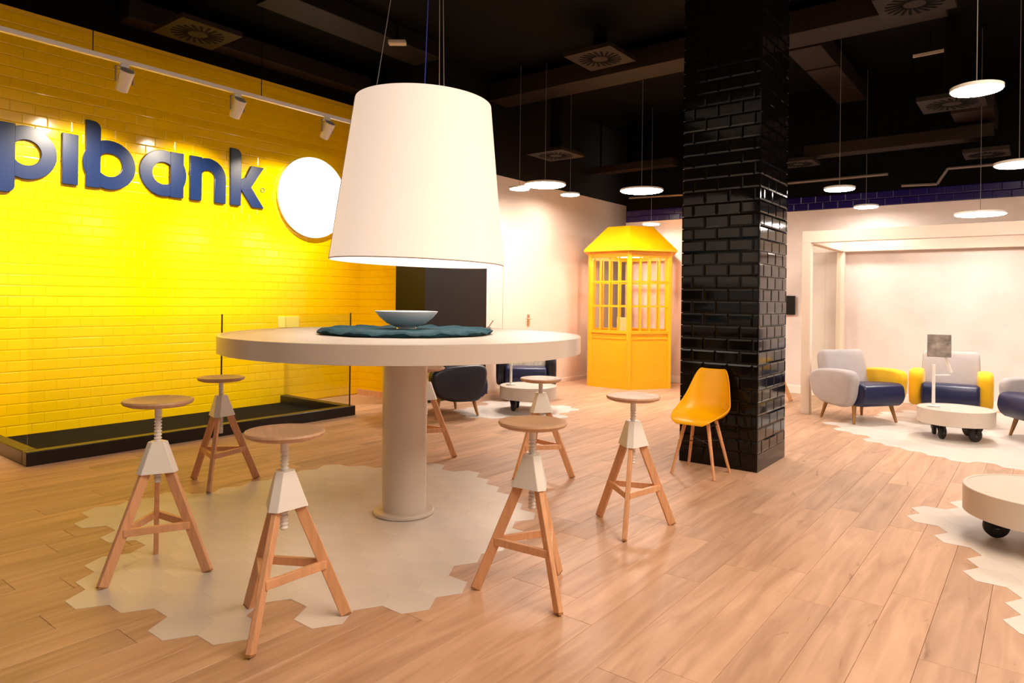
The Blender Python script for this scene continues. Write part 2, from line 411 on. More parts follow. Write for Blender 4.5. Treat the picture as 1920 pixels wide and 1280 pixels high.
# ------------------------------------------------------------------ hexagon tile inlays
HF = .21; HS = HF / math.sqrt(3)
hexm = MB()
vs = []
for k, (rr, z) in enumerate(((HS - .0003, .0002), (HS - .0003, .0011), (HS - .0007, .0015))):
    vs += [(rr * math.cos(i * PI / 3), rr * math.sin(i * PI / 3), z) for i in range(6)]
hexm.add(vs, [(12, 13, 14, 15, 16, 17)] + [(k * 6 + i, k * 6 + (i + 1) % 6, k * 6 + 6 + (i + 1) % 6, k * 6 + 6 + i) for k in (0, 1) for i in range(6)])
hexme = hexm.mesh('hexagon_tile'); hexme.materials.append(M['hexa'])
def inside(p, poly):
    x, y = p; r = False; n = len(poly)
    for i in range(n):
        x1, y1 = poly[i]; x2, y2 = poly[(i + 1) % n]
        if (y1 > y) != (y2 > y) and x < (x2 - x1) * (y - y1) / (y2 - y1) + x1: r = not r
    return r
def hex_patch(pxs, label, group='white hexagon tile rugs', off=(0, 0), ground=None):
    poly = ground or [tuple(G(*p)[:2]) for p in pxs]
    xs = [p[0] for p in poly]; ys = [p[1] for p in poly]
    root = empty('tile_rug', ((min(xs) + max(xs)) / 2, (min(ys) + max(ys)) / 2, 0)); tag(root, label, 'rug', group)
    n = 0
    for i in range(int((min(xs) - 1) / (HS * 1.5)), int((max(xs) + 1) / (HS * 1.5)) + 1):
        for j in range(int((min(ys) - 1) / HF), int((max(ys) + 1) / HF) + 1):
            x = i * HS * 1.5 + off[0]; y = (j + (.5 if i % 2 else 0)) * HF + off[1]
            if inside((x, y), poly):
                o = link('hexagon_tile', hexme, None, root); o.location = (x - root.location.x, y - root.location.y, 0); n += 1
    return n
main = [(150, 968), (160, 952), (215, 938), (265, 928), (350, 916), (400, 920), (440, 912), (480, 900), (560, 886), (610, 873), (740, 876), (820, 872), (880, 884),
        (915, 895), (935, 915), (975, 940), (1000, 962), (985, 1000), (945, 1030), (890, 1060), (870, 1085), (830, 1105), (795, 1122), (760, 1148), (700, 1145), (645, 1152), (657, 1172), (600, 1192), (562, 1175), (575, 1152),
        (545, 1142), (490, 1150), (460, 1182), (405, 1192), (375, 1177), (320, 1189), (286, 1172), (310, 1150), (280, 1142), (225, 1147), (195, 1137), (140, 1145), (112, 1134), (118, 1098), (126, 1066),
        (175, 1045), (225, 1035), (235, 1005), (200, 998), (143, 995)]
n1 = hex_patch(main, 'large pale hexagon tile rug under the round white bar table')
n2 = hex_patch([(855, 772), (880, 762), (925, 752), (960, 750), (1075, 764), (1060, 775), (1035, 790), (980, 790), (930, 783), (880, 786)], 'pale hexagon tile rug under the far wheeled table by the cream wall')
n3 = hex_patch([(1560, 795), (1590, 785), (1650, 775), (1760, 768), (1900, 775), (2100, 800), (2200, 860), (2100, 900), (1920, 886), (1850, 872), (1760, 858), (1690, 845), (1630, 828)], 'white hexagon tile rug under the armchair lounge and its wheeled table')
n4 = hex_patch([(1690, 968), (1720, 955), (1790, 948), (1830, 935), (1920, 930), (2200, 950), (2500, 1100), (2200, 1300), (1945, 1190), (1890, 1150), (1900, 1110), (1800, 1090), (1785, 1070), (1835, 1060), (1760, 1000)], 'white hexagon tile rug under the nearest wheeled table at right')

# ------------------------------------------------------------------ glass case along the yellow wall
KX, KY0, KY1 = -6.15, 1.86, 5.04
k = tag(empty('glass_case', (KX, KY1, 0)), 'low black trough with clear glass panels along the yellow wall', 'glass case')
def kid(mb, name, m, par, **kw):
    o = mb.build(name, m, None, **kw); o.parent = par; o.matrix_parent_inverse = Matrix.Translation(par.location).inverted(); return o
kid(MB().box(KX - .10, KX, KY0, KY1, 0, .11), 'front_kerb', M['kerb'], k, bevel=.006)
kid(MB().box(XW + .01, KX - .10, KY1 - .1, KY1, 0, .11), 'side_kerb', M['kerb'], k, bevel=.006)
kid(MB().box(XW + .01, KX - .10, KY0, KY0 + .1, 0, .11), 'side_kerb', M['kerb'], k, bevel=.006)
kid(MB().box(XW + .01, KX - .10, KY0 + .1, KY1 - .1, 0, .02), 'trough_floor', M['black'], k)
gz = 1.14; ym = WX(415, 700, KX - .05).y
kid(MB().box(KX - .056, KX - .044, KY0 + .02, ym - .004, .10, gz), 'glass_panel', M['glass'], k)
kid(MB().box(KX - .056, KX - .044, ym + .004, KY1 - .04, .10, gz), 'glass_panel', M['glass'], k)
kid(MB().box(XW + .02, KX - .06, KY1 - .056, KY1 - .044, .10, gz), 'glass_panel', M['glass'], k)
for yj in (ym, KY1 - .045):
    kid(MB().box(KX - .058, KX - .042, yj - .004, yj + .004, .10, gz + .02), 'joint_strip', M['kerb'], k)
p = WX(540, 602, XW)
tag(MB().box(XW + .003, XW + .02, p.y - .15, p.y + .15, p.z - .08, p.z + .06).build('wall_plate', M['wallplate'], bevel=.004), 'small pale yellow plate on the yellow tiled wall', 'plate')

# ------------------------------------------------------------------ sign lettering on the yellow wall
sg = tag(empty('wall_sign', (XW, 3.3, 2.4)), 'dark blue raised letters spelling pibank on yellow tiles', 'sign')
def ring(mb, cy, cz, ro, ri, d0, d1, a0=0., a1=2 * PI, n=40):
    full = a1 - a0 > 6.28; cnt = n if full else n + 1
    vs = []
    for i in range(cnt):
        a = a0 + (a1 - a0) * i / n
        for r_, d in ((ro, d0), (ro, d1), (ri, d1), (ri, d0)): vs.append((d, cy + r_ * math.cos(a), cz + r_ * math.sin(a)))
    fs = []
    for i in range(n):
        j = (i + 1) % cnt
        for q in range(4): fs.append((i * 4 + q, i * 4 + (q + 1) % 4, j * 4 + (q + 1) % 4, j * 4 + q))
    if not full: fs += [(0, 1, 2, 3), ((cnt - 1) * 4, (cnt - 1) * 4 + 3, (cnt - 1) * 4 + 2, (cnt - 1) * 4 + 1)]
    return mb.add(vs, fs)
D0, D1 = XW + .004, XW + .034
BL, XH = 2.395, 2.885
def stem(mb, y0, y1, z0, z1, round_=''):
    r = .07; poly = [(y0, z0), (y1, z0), (y1, z1), (y0, z1)]
    if round_ == 'tr': poly = [(y0, z0), (y1, z0)] + [(y1 - r + r * math.cos(a), z1 - r + r * math.sin(a)) for a in (0, .3, .6, .9, 1.2, PI / 2)] + [(y0, z1)]
    if round_ == 'br': poly = [(y0, z0)] + [(y1 - r + r * math.cos(a), z0 + r + r * math.sin(a)) for a in (-PI / 2, -1.2, -.9, -.6, -.3, 0)] + [(y1, z1), (y0, z1)]
    return mb.prism(poly, 'x', D0, D1 + .002)
cz = (BL + XH) / 2; ro = .247; ri = .118
def letter(mb, label): o = kid(mb, 'letter', M['navy'], sg, bevel=.004); o['label'] = label
letter(ring(stem(MB(), 1.975, 2.135, 2.255, XH + .005, 'br'), 2.225, cz, ro, ri, D0, D1), 'dark blue letter p')
letter(stem(MB(), 2.515, 2.655, BL, XH), 'dark blue letter i without its dot')
letter(ring(stem(MB(), 2.72, 2.855, BL, 3.055, 'tr'), 2.94, cz, ro, ri, D0, D1), 'dark blue letter b')
letter(ring(stem(MB(), 3.545, 3.69, BL, XH), 3.475, cz, ro, ri, D0, D1), 'dark blue letter a')
mb = stem(MB(), 3.76, 3.895, BL, XH); nc = 3.967
ring(mb, nc, XH - .215, .215, .078, D0, D1, 0, PI, 24); stem(mb, 4.045, 4.182, BL, XH - .21); letter(mb, 'dark blue letter n')
mb = stem(MB(), 4.235, 4.37, BL, 3.055, 'tr')
mb.prism([(4.36, 2.60), (4.50, 2.885), (4.665, 2.885), (4.47, 2.58)], 'x', D0, D1); mb.prism([(4.36, 2.70), (4.42, 2.74), (4.675, 2.395), (4.51, 2.395), (4.36, 2.60)], 'x', D0, D1 - .001); letter(mb, 'dark blue letter k')
mb = ring(MB(), 4.665, 2.62, .028, .021, D0, D0 + .006, n=16); kid(mb, 'registered_mark', M['navy'], sg)
# white round sign disc
c0 = WX(581, 371, XW); rd = .515
dsc = tag(empty('round_sign', (XW, c0.y + .02, c0.z)), 'glowing blank white round sign on the yellow wall', 'sign')
def disc_x(mb, r, d0, d1, n=64): return mb.prism([(r * math.cos(2 * PI * i / n), r * math.sin(2 * PI * i / n)) for i in range(n)], 'x', d0, d1)
o = disc_x(MB(), rd, .045, .06).build('face', M['signglow'], dsc, smooth=True)
o = disc_x(MB(), rd - .006, .004, .045).build('rim', M['whitem'], dsc, smooth=True)

# ------------------------------------------------------------------ track with spotlights
TX = -6.45; TZ = WX(320, 139, -6.45).z
trk = tag(MB().box(TX - .02, TX + .02, .4, 5.95, TZ - .02, TZ + .02).build('light_track', M['whitem'], bevel=.003), 'long white lighting track in front of the yellow wall', 'track')
for yy in (.8, 2.4, 4.0, 5.6):
    MB().tube((TX, yy, TZ + .02), (TX, yy, ZC), .004, n=6).build('suspension_rod', M['black'], trk)
def spot_head(y, label):
    r = tag(empty('track_spotlight', (TX, y, TZ - .021)), label, 'spotlight', 'white spotlights on the track')
    MB().box(-.018, .018, -.035, .035, -.03, 0).build('adapter', M['whitem'], r, bevel=.003)
    tilt = math.radians(36)
    ax = Vector((-math.sin(tilt), 0, -math.cos(tilt))); c = Vector((0, 0, -.15))
    yk = MB()
    for s_ in (-1, 1): yk.box(-.012, .012, s_ * .072 - .003, s_ * .072 + .003, -.17, -.03)
    yk.box(-.012, .012, -.075, .075, -.036, -.03).build('yoke', M['grey'], r)
    b = MB(); a0 = c - ax * .10; b.tube(a0, c + ax * .09, .062, .05, 24)
    hd_ = b.build('lamp_head', M['whitem'], r, smooth=True)
    MB().tube(a0 - ax * .004, a0 + ax * .002, .054, n=24).build('heat_sink', M['grey'], hd_, smooth=True)
    MB().tube(c + ax * .0895, c + ax * .092, .042, n=24).build('lens', M['spotglow'], hd_)
    L = bpy.data.lights.new('spot_beam', 'SPOT'); L.energy = 260; L.color = (1, .86, .66); L.spot_size = math.radians(100); L.spot_blend = 1.0; L.shadow_soft_size = .035
    lo = bpy.data.objects.new('spot_beam', L); COL.objects.link(lo); lo.parent = r; lo.location = c + ax * .11
    lo.rotation_mode = 'QUATERNION'; lo.rotation_quaternion = ax.to_track_quat('-Z', 'Y')
ys = [WX(233, 140, TX).y, WX(445, 195, TX).y, WX(613, 238, TX).y]
for y_, lb in zip(ys, ('white track spotlight above the gap between letters b and a', 'white track spotlight above the letter k of the sign', 'white track spotlight beside the top of the big lampshade')):
    spot_head(y_, lb)
spot_head(ys[0] - 1.13, 'added white track spotlight, out of view left of the sign')  # extra head added out of view for more light

# ------------------------------------------------------------------ big round bar table
TC = WD(760, 700, 4.25); TC.z = .0018; TZT = 1.112; TR = 1.084
t = tag(empty('bar_table', TC), 'large round white bar table on a single thick column', 'table')
MB().lathe([(TR - .012, TZT - .10), (TR, TZT - .098), (TR, TZT - .003), (TR - .004, TZT), (TR - .022, TZT)], 96, close=True).lathe([(TR - .022, TZT - .002), (TR - .022, TZT - .1)], 96, close=True).build('rim', M['white'], t, smooth=True)
MB().lathe([(0, TZT - .09), (TR - .022, TZT - .09), (TR - .022, TZT - .001), (0, TZT - .001)], 96, close=True).build('table_top', M['tabletop'], t, smooth=True)
MB().lathe([(.137, .02), (.137, TZT - .09)], 48).build('pedestal', M['white'], t, smooth=True)
MB().lathe([(.187, .004), (.187, .018), (.182, .024), (.0, .024)], 48).build('base_plate', M['white'], t, smooth=True)
# felt mat
mc = WD(762, 618, 4.25)
vs = []; nn = 96
mt_ = tag(empty('felt_mat', (mc.x, mc.y, TZT)), 'round dark teal felt mat in the middle of the bar table', 'mat')
mb = MB(); prof = [(0, .030), (.2, .030), (.38, .031), (.47, .033), (.515, .030), (.535, .019), (.52, .006), (.48, .002), (0, .002)]
vs = []
for kk, (r_, z_) in enumerate(prof):
    for i in range(nn):
        a = 2 * PI * i / nn; wv = 1 + .012 * math.sin(a * 9 + .6) + .008 * math.sin(a * 23)
        zz = z_ + (.006 * math.sin(a * 13) + .004 * math.sin(a * 31 + 1)) * (1 if .3 < r_ and z_ > .015 else 0)
        vs.append((r_ * wv * math.cos(a), r_ * wv * math.sin(a), max(.001, zz)))
fs = [(kk * nn + i, kk * nn + (i + 1) % nn, (kk + 1) * nn + (i + 1) % nn, (kk + 1) * nn + i) for kk in range(len(prof) - 1) for i in range(nn)]
mb.add(vs, fs); mb.build('felt_pad', M['teal'], mt_, smooth=True)
# bowl
bw = tag(empty('footed_bowl', (mc.x, mc.y, TZT + .031)), 'pale footed ceramic bowl standing on the teal mat', 'bowl')
MB().lathe([(.0, .022), (.05, .02), (.11, .04), (.16, .078), (.19, .108), (.194, .109), (.192, .104), (.165, .070), (.12, .034), (.07, .012), (.0, .010)], 64).build('bowl_body', M['ceramic'], bw, smooth=True)
MB().lathe([(.062, 0), (.058, .012), (.07, .016), (.0, .016)], 48).build('foot_ring', M['ceramic'], bw, smooth=True)
pe = G(916, 616, TZT)
pe2 = tag(empty('pen', (pe.x, pe.y, TZT + .001)), 'slim pen leaning in a stand at the mat edge', 'pen')
MB().lathe([(.02, 0), (.02, .006), (.008, .014), (.0, .014)], 20).build('stand', M['grey'], pe2, smooth=True)
dr = cam2w(.035, 0)
MB().tube((0, 0, .01), (dr.x, dr.y, .062), .004, .0035, 8).build('barrel', M['walnut'], pe2, smooth=True)

# ------------------------------------------------------------------ giant lamp
LC = WD(783, 495, 4.25)
lamp = tag(empty('giant_pendant_lamp', (LC.x, LC.y, 1.55)), 'giant cream fabric drum pendant lamp over the bar table', 'lamp')
RB, RT_, LH = .535, .418, .99
MB().lathe([(RB, 0), (RT_, LH), (RT_ - .008, LH), (RB - .008, 0)], 96, close=True).build('shade', M['shade'], lamp, smooth=True)
MB().lathe([(0, .012), (RB - .012, .012), (RB - .012, .02), (0, .02)], 96, close=True).build('diffuser', M['diffuser'], lamp, smooth=True)
rg = MB()
for rr, z in ((RB + .001, .004), ):
    n = 96
    for i in range(n):
        a, b = 2 * PI * i / n, 2 * PI * (i + 1) / n
        rg.tube((rr * math.cos(a), rr * math.sin(a), z), (rr * math.cos(b), rr * math.sin(b), z), .0028, n=6, cap=False)
rg.build('bottom_piping', M['seam'], lamp)
ds = cam2w(-.965, -.26).normalized()
MB().tube((ds.x * (RB + .001), ds.y * (RB + .001), 0), (ds.x * (RT_ + .001), ds.y * (RT_ + .001), LH), .0022, n=6).build('seam', M['seam'], lamp)
MB().tube((0, 0, .3), (0, 0, .5), .05, n=16).build('bulb', M['diffuser'], lamp)
topz = ZC - 1.55
hub = Vector((0, 0, 1.9))
for k_, (px, py) in enumerate(((697, 163), (815, 172), (824, 175))):
    a = G(px, py, 1.55 + LH) - Vector((LC.x, LC.y, 1.55)); a = Vector((a.x, a.y, 0)); 
    if a.length > RT_ - .01: a = a * ((RT_ - .012) / a.length)
    a.z = LH - .005
    if k_ == 0: e = WX(735, 0, -1); q = G(732, 0, 3.2)
    MB().tube(a, (a.x * .25, a.y * .25, topz), .0022, n=6).build('suspension_wire', M['cable'], lamp)
MB().tube((0, 0, .5), (0, 0, topz), .003, n=6).build('power_cable', M['bluecable'], lamp)
MB().lathe([(.09, topz - .04), (.09, topz), (0, topz)], 32).build('ceiling_canopy', M['black'], lamp, smooth=True)
sp = MB()
for k_ in range(3):
    a = 2 * PI * k_ / 3 + .5; sp.tube((0, 0, LH - .03), (math.cos(a) * (RT_ - .01), math.sin(a) * (RT_ - .01), LH - .02), .006, n=6)
sp.build('spider_frame', M['whitem'], lamp)
tl = cam2w(0, 1).normalized()
lamp.rotation_mode = 'QUATERNION'
from mathutils import Quaternion
lamp.rotation_quaternion = Quaternion(tl, math.radians(1.6))

# ------------------------------------------------------------------ swivel bar stools
GRP = 'three-legged wooden bar stools'
SL = (.265, .462)
def make_stool(c, ang, zs, label):
    r = tag(empty('bar_stool', (c[0], c[1], .0030), math.radians(ang)), label, 'stool', GRP)
    for k_ in range(3):
        a = 2 * PI * k_ / 3; d = Vector((math.cos(a), math.sin(a), 0)); tn = Vector((-math.sin(a), math.cos(a), 0))
        foot = d * .252 + Vector((0, 0, .006)); topp = d * .016 + Vector((0, 0, .59))
        lg = MB().bar(foot, topp, .023, .046, tn).build('leg', M['beech'], r, bevel=.003)
        MB().bar(foot - Vector((0, 0, .0055)) + d * .001, foot + (topp - foot) * .006, .021, .043, tn).build('foot_pad', M['walnut'], lg)
        # cheek plate of the bracket over this leg
    # stretchers
    for k_ in range(3):
        a, b = 2 * PI * k_ / 3, 2 * PI * (k_ + 1) / 3; zc = .225; rr = .175
        da, db = Vector((math.cos(a), math.sin(a), 0)), Vector((math.cos(b), math.sin(b), 0))
        p0, p1 = da * rr + Vector((0, 0, zc)), db * rr + Vector((0, 0, zc)); dd = (p1 - p0).normalized()
        MB().bar(p0 + dd * .012, p1 - dd * .012, .034, .02, up).build('stretcher', M['beech'], r, bevel=.002)
    # bracket: three-sided tapered white metal sleeve, open underneath
    br = MB(); pts = []
    for z_, rr in ((.480, .094), (.625, .040)):
        for k_ in range(3):
            a = 2 * PI * k_ / 3; d = Vector((math.cos(a), math.sin(a), 0)); tn = Vector((-math.sin(a), math.cos(a), 0))
            hw = .021 if z_ < .5 else .018
            pts += [d * rr - tn * hw + Vector((0, 0, z_)), d * rr + tn * hw + Vector((0, 0, z_))]
    br.add(pts, [(i, (i + 1) % 6, 6 + (i + 1) % 6, 6 + i) for i in range(6)] + [(6, 7, 8, 9, 10, 11)])
    o = br.build('bracket', M['whitem'], r, bevel=.003)
    # screw spindle with thread
    z0, z1 = zs - .40, zs - .035; prof = []
    z = z0; prof.append((.0, z0)); prof.append((.012, z0))
    while z < z1 - .05:
        prof += [(.012, z), (.0175, z + .005), (.0175, z + .009), (.012, z + .014)]; z += .016
    prof += [(.016, z), (.016, z1 - .008), (.045, z1), (0, z1)]
    MB().lathe(prof, 16).build('screw_spindle', M['whitem'], r, smooth=True)
    R_ = .158
    MB().lathe([(0, zs - .036), (.06, zs - .036), (R_ - .03, zs - .028), (R_ - .006, zs - .018), (R_, zs - .008), (R_ - .003, zs), (R_ - .014, zs + .002), (R_ - .04, zs - .004), (.05, zs - .012), (0, zs - .013)], 48).build('seat', M['seat'], r, smooth=True)
    return r
make_stool((-3.37, 1.56), 35.8, .825, 'wooden bar stool at far left in front of the glass case, seat raised high')
make_stool((-2.42, 1.624), 60, .787, 'nearest wooden bar stool, standing on the front edge of the tile rug')
make_stool((-4.61, 2.57), 74.9, .753, 'small-looking wooden bar stool standing nearest the yellow wall')
make_stool((-1.83, 2.52), 94, .776, 'wooden bar stool at the right edge of the big tile rug')
make_stool((-1.90, 3.62), 49, .772, 'wooden bar stool on bare planks between the rug and yellow shell chair')
s6 = WD(1013, 800, 5.2); make_stool((s6.x, s6.y), 20, .735, 'wooden bar stool directly behind another stool, in front of far wheeled table')
s7f = G(852, 857)
make_stool((s7f.x - .252 * math.cos(.55), s7f.y - .252 * math.sin(.55)), math.degrees(.55), .75, 'wooden bar stool mostly hidden behind the table column')

# ------------------------------------------------------------------ yellow shell chair
def shell_mesh():
    # spine: (y forward negative, z, half width, curl)
    S = [(-.240, .405, .120, -.004), (-.232, .424, .170, .004), (-.19, .434, .210, .022), (-.09, .424, .236, .060), (.02, .416, .246, .095), (.10, .428, .246, .115),
         (.155, .465, .240, .115), (.185, .53, .230, .100), (.200, .60, .208, .070), (.218, .68, .185, .048), (.232, .75, .158, .032), (.240, .785, .135, .024), (.243, .795, .112, .02)]
    n = 13; vs = []
    for k, (y, z, hw, cu) in enumerate(S):
        y0, z0 = S[max(0, k - 1)][:2]; y1, z1 = S[min(len(S) - 1, k + 1)][:2]
        tn = Vector((y1 - y0, z1 - z0)).normalized(); nr = Vector((-tn.y, tn.x))
        for i in range(n):
            u = -1 + 2 * i / (n - 1); e = abs(u) ** 2.4 * cu
            vs.append((hw * .84 * math.sin(u * PI / 2 * .92) / math.sin(PI / 2 * .92), y + nr.x * e, z + nr.y * e))
    fs = [(k * n + i, k * n + i + 1, (k + 1) * n + i + 1, (k + 1) * n + i) for k in range(len(S) - 1) for i in range(n - 1)]
    return MB().add(vs, fs)
def make_shell_chair(loc, rz, label):
    r = tag(empty('shell_chair', loc, rz), label, 'chair')
    o = shell_mesh().build('seat_shell', M['yellowp'], r, smooth=True)
    sd = o.modifiers.new('thick', 'SOLIDIFY'); sd.thickness = .008; sd.offset = 0
    ss = o.modifiers.new('sub', 'SUBSURF'); ss.levels = 1; ss.render_levels = 2
    for sx in (-1, 1):
        for sy in (-1, 1):
            f, tp = Vector((sx * .17, sy * .16 + .0, .001)), Vector((sx * .09, sy * .08 - .01, .41))
            lg = MB().tube(f, tp, .0105, .0145, 12).build('leg', M['beech'], r, smooth=True)
            q = f.lerp(tp, .62); MB().tube(q + Vector((sx * .016, 0, 0)), q - Vector((sx * .016, 0, 0)), .004, n=8).build('bolt', M['rubber'], lg)
    cb = MB()
    a = lambda sx, sy, t_: Vector((sx * .17, sy * .16, .001)).lerp(Vector((sx * .09, sy * .08 - .01, .41)), t_)
    for sx in (-1, 1): cb.tube(a(sx, -1, .62), a(-sx, 1, .62), .0035, n=6); cb.tube(a(sx, -1, .93), a(sx, 1, .93), .005, n=6)
    cb.build('wire_brace', M['rubber'], r)
    return r
make_shell_chair((-2.09, 5.11, 0), 0, 'yellow plastic shell chair with wooden legs against the black column')
lc = G(1483, 752)
make_stool((lc.x - .252 * rt.x, lc.y - .252 * rt.y), math.degrees(math.atan2(rt.y, rt.x)), .70, 'wooden bar stool hidden behind the black column, one leg showing')

# ------------------------------------------------------------------ yellow kiosk
kc = G(1178, 731); RK = .72
kcen = kc + cam2w(RK * math.cos(math.radians(80)), RK * math.sin(math.radians(80)))
KR = math.atan2(kc.y - kcen.y, kc.x - kcen.x)
kr = tag(empty('hexagonal_kiosk', (kcen.x, kcen.y, 0), KR), 'yellow six-sided kiosk with lattice windows and sloping roof', 'kiosk')
kv = [Vector((RK * math.cos(i * PI / 3), RK * math.sin(i * PI / 3), 0)) for i in range(6)]
ZS, ZWT, ZE, ZRT = .86, 2.0, 2.09, 2.50
for i in range(6):
    v = kv[i]; MB().prism([(v.x + .045 * math.cos(i * PI / 3 + a), v.y + .045 * math.sin(i * PI / 3 + a)) for a in (PI, PI - 1.05 + 2.1, -1.05 + .35, 0, .7, PI - 1.05)][:6], 'z', 0, ZE).build('corner_post', M['ykiosk'], kr) if False else \
        MB().tube((v.x * .965, v.y * .965, 0), (v.x * .965, v.y * .965, ZE), .042, n=6).build('corner_post', M['ykiosk'], kr)
for i in range(6):
    a, b = kv[i], kv[(i + 1) % 6]; d = (b - a).normalized(); L_ = (b - a).length; nrm = Vector((d.y, -d.x, 0))
    mid = (a + b) / 2
    def P(s_, z_, o_=0.): return mid + d * s_ + nrm * o_ + Vector((0, 0, z_))
    hw = L_ / 2 - .03
    pn = MB().bar(P(-hw, (ZS) / 2, -.03), P(hw, (ZS) / 2, -.03), ZS, .03, up).build('lower_panel', M['ykiosk'], kr)
    MB().bar(P(-hw, .075, -.01), P(hw, .075, -.01), .15, .02, up).build('plinth_board', M['ykiosk'], pn)
    MB().bar(P(-hw, ZS - .1, -.012), P(hw, ZS - .1, -.012), .012, .012, up).build('moulding', M['ykiosk'], pn)
    MB().bar(P(-hw, ZS, -.02), P(hw, ZS, -.02), .045, .05, up).build('sill', M['ykiosk'], kr)
    MB().bar(P(-hw, (ZWT + ZE) / 2, -.02), P(hw, (ZWT + ZE) / 2, -.02), ZE - ZWT, .05, up).build('head_rail', M['ykiosk'], kr)
    for s_ in (-.75, -.25, .25, .75)[:0] or (-.5, 0, .5):
        MB().bar(P(s_ * hw * 1.0, ZS, -.02), P(s_ * hw * 1.0, ZWT, -.02), .022, .025, d).build('mullion', M['ykiosk'], kr)
    for z_ in (ZS + (ZWT - ZS) * .345, ZS + (ZWT - ZS) * .675):
        MB().bar(P(-hw, z_, -.02), P(hw, z_, -.02), .025, .022, up).build('glazing_bar', M['ykiosk'], kr)
rf = MB(); r0, r1 = RK + .10, RK * .56
vs = [(r0 * math.cos(i * PI / 3), r0 * math.sin(i * PI / 3), ZE) for i in range(6)] + [(r0 * math.cos(i * PI / 3), r0 * math.sin(i * PI / 3), ZE + .03) for i in range(6)] + [(r1 * math.cos(i * PI / 3), r1 * math.sin(i * PI / 3), ZRT) for i in range(6)]
rf.add(vs, [tuple(range(6))[::-1], (12, 13, 14, 15, 16, 17)] + [(k * 6 + i, k * 6 + (i + 1) % 6, k * 6 + 6 + (i + 1) % 6, k * 6 + 6 + i) for k in (0, 1) for i in range(6)])
rf.build('roof', M['ykiosk'], kr)
MB().lathe([(0, .0), (RK - .06, .0), (RK - .06, .02), (0, .02)], 6).build('floor_board', M['ykiosk'], kr)
MB().lathe([(.0, ZS - .06), (.26, ZS - .06), (.26, ZS - .03), (0, ZS - .03)], 24).lathe([(.04, .02), (.04, ZS - .06)], 12).build('inner_shelf', M['ykiosk'], kr)
MB().lathe([(0, ZE - .05), (.22, ZE - .05), (.22, ZE - .005), (0, ZE - .005)], 32).build('fill_glow_disc', M['kfill'], kr, smooth=True)  # glowing disc added under the roof to brighten kiosk and wall behind
bx = tag(empty('small_screen', (kcen.x - .1, kcen.y - .02, ZS - .03), TH), 'small tan screen on the shelf inside the yellow kiosk', 'screen')
MB().box(-.10, .10, -.012, .012, .02, .24).build('display', M['paper'], bx, bevel=.005)
MB().box(-.07, .07, -.06, .06, .0, .02).build('stand', M['grey'], bx, bevel=.003)

# ------------------------------------------------------------------ lounge armchairs
arm_poly = smooth_poly([(-.345, .42), (-.345, .53), (-.27, .588), (.0, .59), (.22, .565), (.33, .51), (.335, .40), (.27, .27), (.12, .20), (-.10, .18), (-.24, .19), (-.315, .28)], 4)
seat_poly = smooth_poly([(-.425, .36), (-.395, .435), (-.26, .452), (.1, .42), (.24, .39), (.25, .25), (.1, .21), (-.29, .195), (-.385, .225), (-.425, .29)], 4)
back_poly = smooth_poly([(.10, .36), (.14, .55), (.195, .74), (.24, .785), (.31, .775), (.345, .72), (.31, .5), (.27, .3), (.18, .28)], 4)
def make_armchair(loc, rz, label, mats, s=1.0):
    loc = (loc[0], loc[1], .0030)
    r = tag(empty('armchair', loc, rz), label, 'armchair', 'rounded lounge armchairs'); r.scale = (s, s, s)
    al, ar, se, ba = mats
    pad(seat_poly, -.275, .275, .04).build('seat', M[se], r, smooth=True)
    pad(back_poly, -.285, .285, .05).build('backrest', M[ba], r, smooth=True)
    a1 = pad(arm_poly, -.40, -.255, .05).build('armrest', M[al], r, smooth=True)
    a2 = pad(arm_poly, .255, .40, .05).build('armrest', M[ar], r, smooth=True)
    if al != ar: a1['label'] = {'greyf': 'light grey armrest', 'yellowf': 'yellow armrest'}.get(al, 'armrest'); a2['label'] = {'greyf': 'light grey armrest', 'yellowf': 'yellow armrest'}.get(ar, 'armrest')
    for sx in (-1, 1):
        for sy in (-1, 1):
            MB().tube((sx * .285, sy * .26 - .02, .0), (sx * .24, sy * .21 - .02, .23), .014, .026, 12).build('leg', M['walnut'], r, smooth=True)
    return r
def rz_face(lat, dep):      # rotation so that local -y faces the given camera-level direction
    d = cam2w(lat, dep); return math.atan2(d.y, d.x) + PI / 2
a1 = G(1606, 786); make_armchair((a1.x, a1.y, 0), rz_face(.26, -.97), 'grey armchair with one yellow arm and navy seat, nearest the cream frame post', ('greyf', 'yellowf', 'navyf', 'greyf'))
a2 = G(1781, 789); make_armchair((a2.x, a2.y, 0), rz_face(-.55, -.84), 'grey armchair with two yellow arms behind the tablet stand', ('yellowf', 'yellowf', 'navyf', 'greyf'))
a3 = cam2w(5.38, 6.70); make_armchair((a3.x, a3.y, 0), rz_face(-1, .12), 'grey armchair with navy seat cut off by the right picture edge', ('greyf', 'greyf', 'navyf', 'greyf'))
a4 = G(834, 776); make_armchair((a4.x, a4.y, 0), rz_face(.75, .45), 'dark navy armchair seen from behind beside the table column', ('darkf', 'darkf', 'navyf', 'creamf'))
a5 = WD(987, 735, 9.35); make_armchair((a5.x, a5.y, 0), rz_face(-.05, -1), 'navy armchair with cream back facing the far wheeled table', ('darkf', 'darkf', 'navyf', 'creamf'))

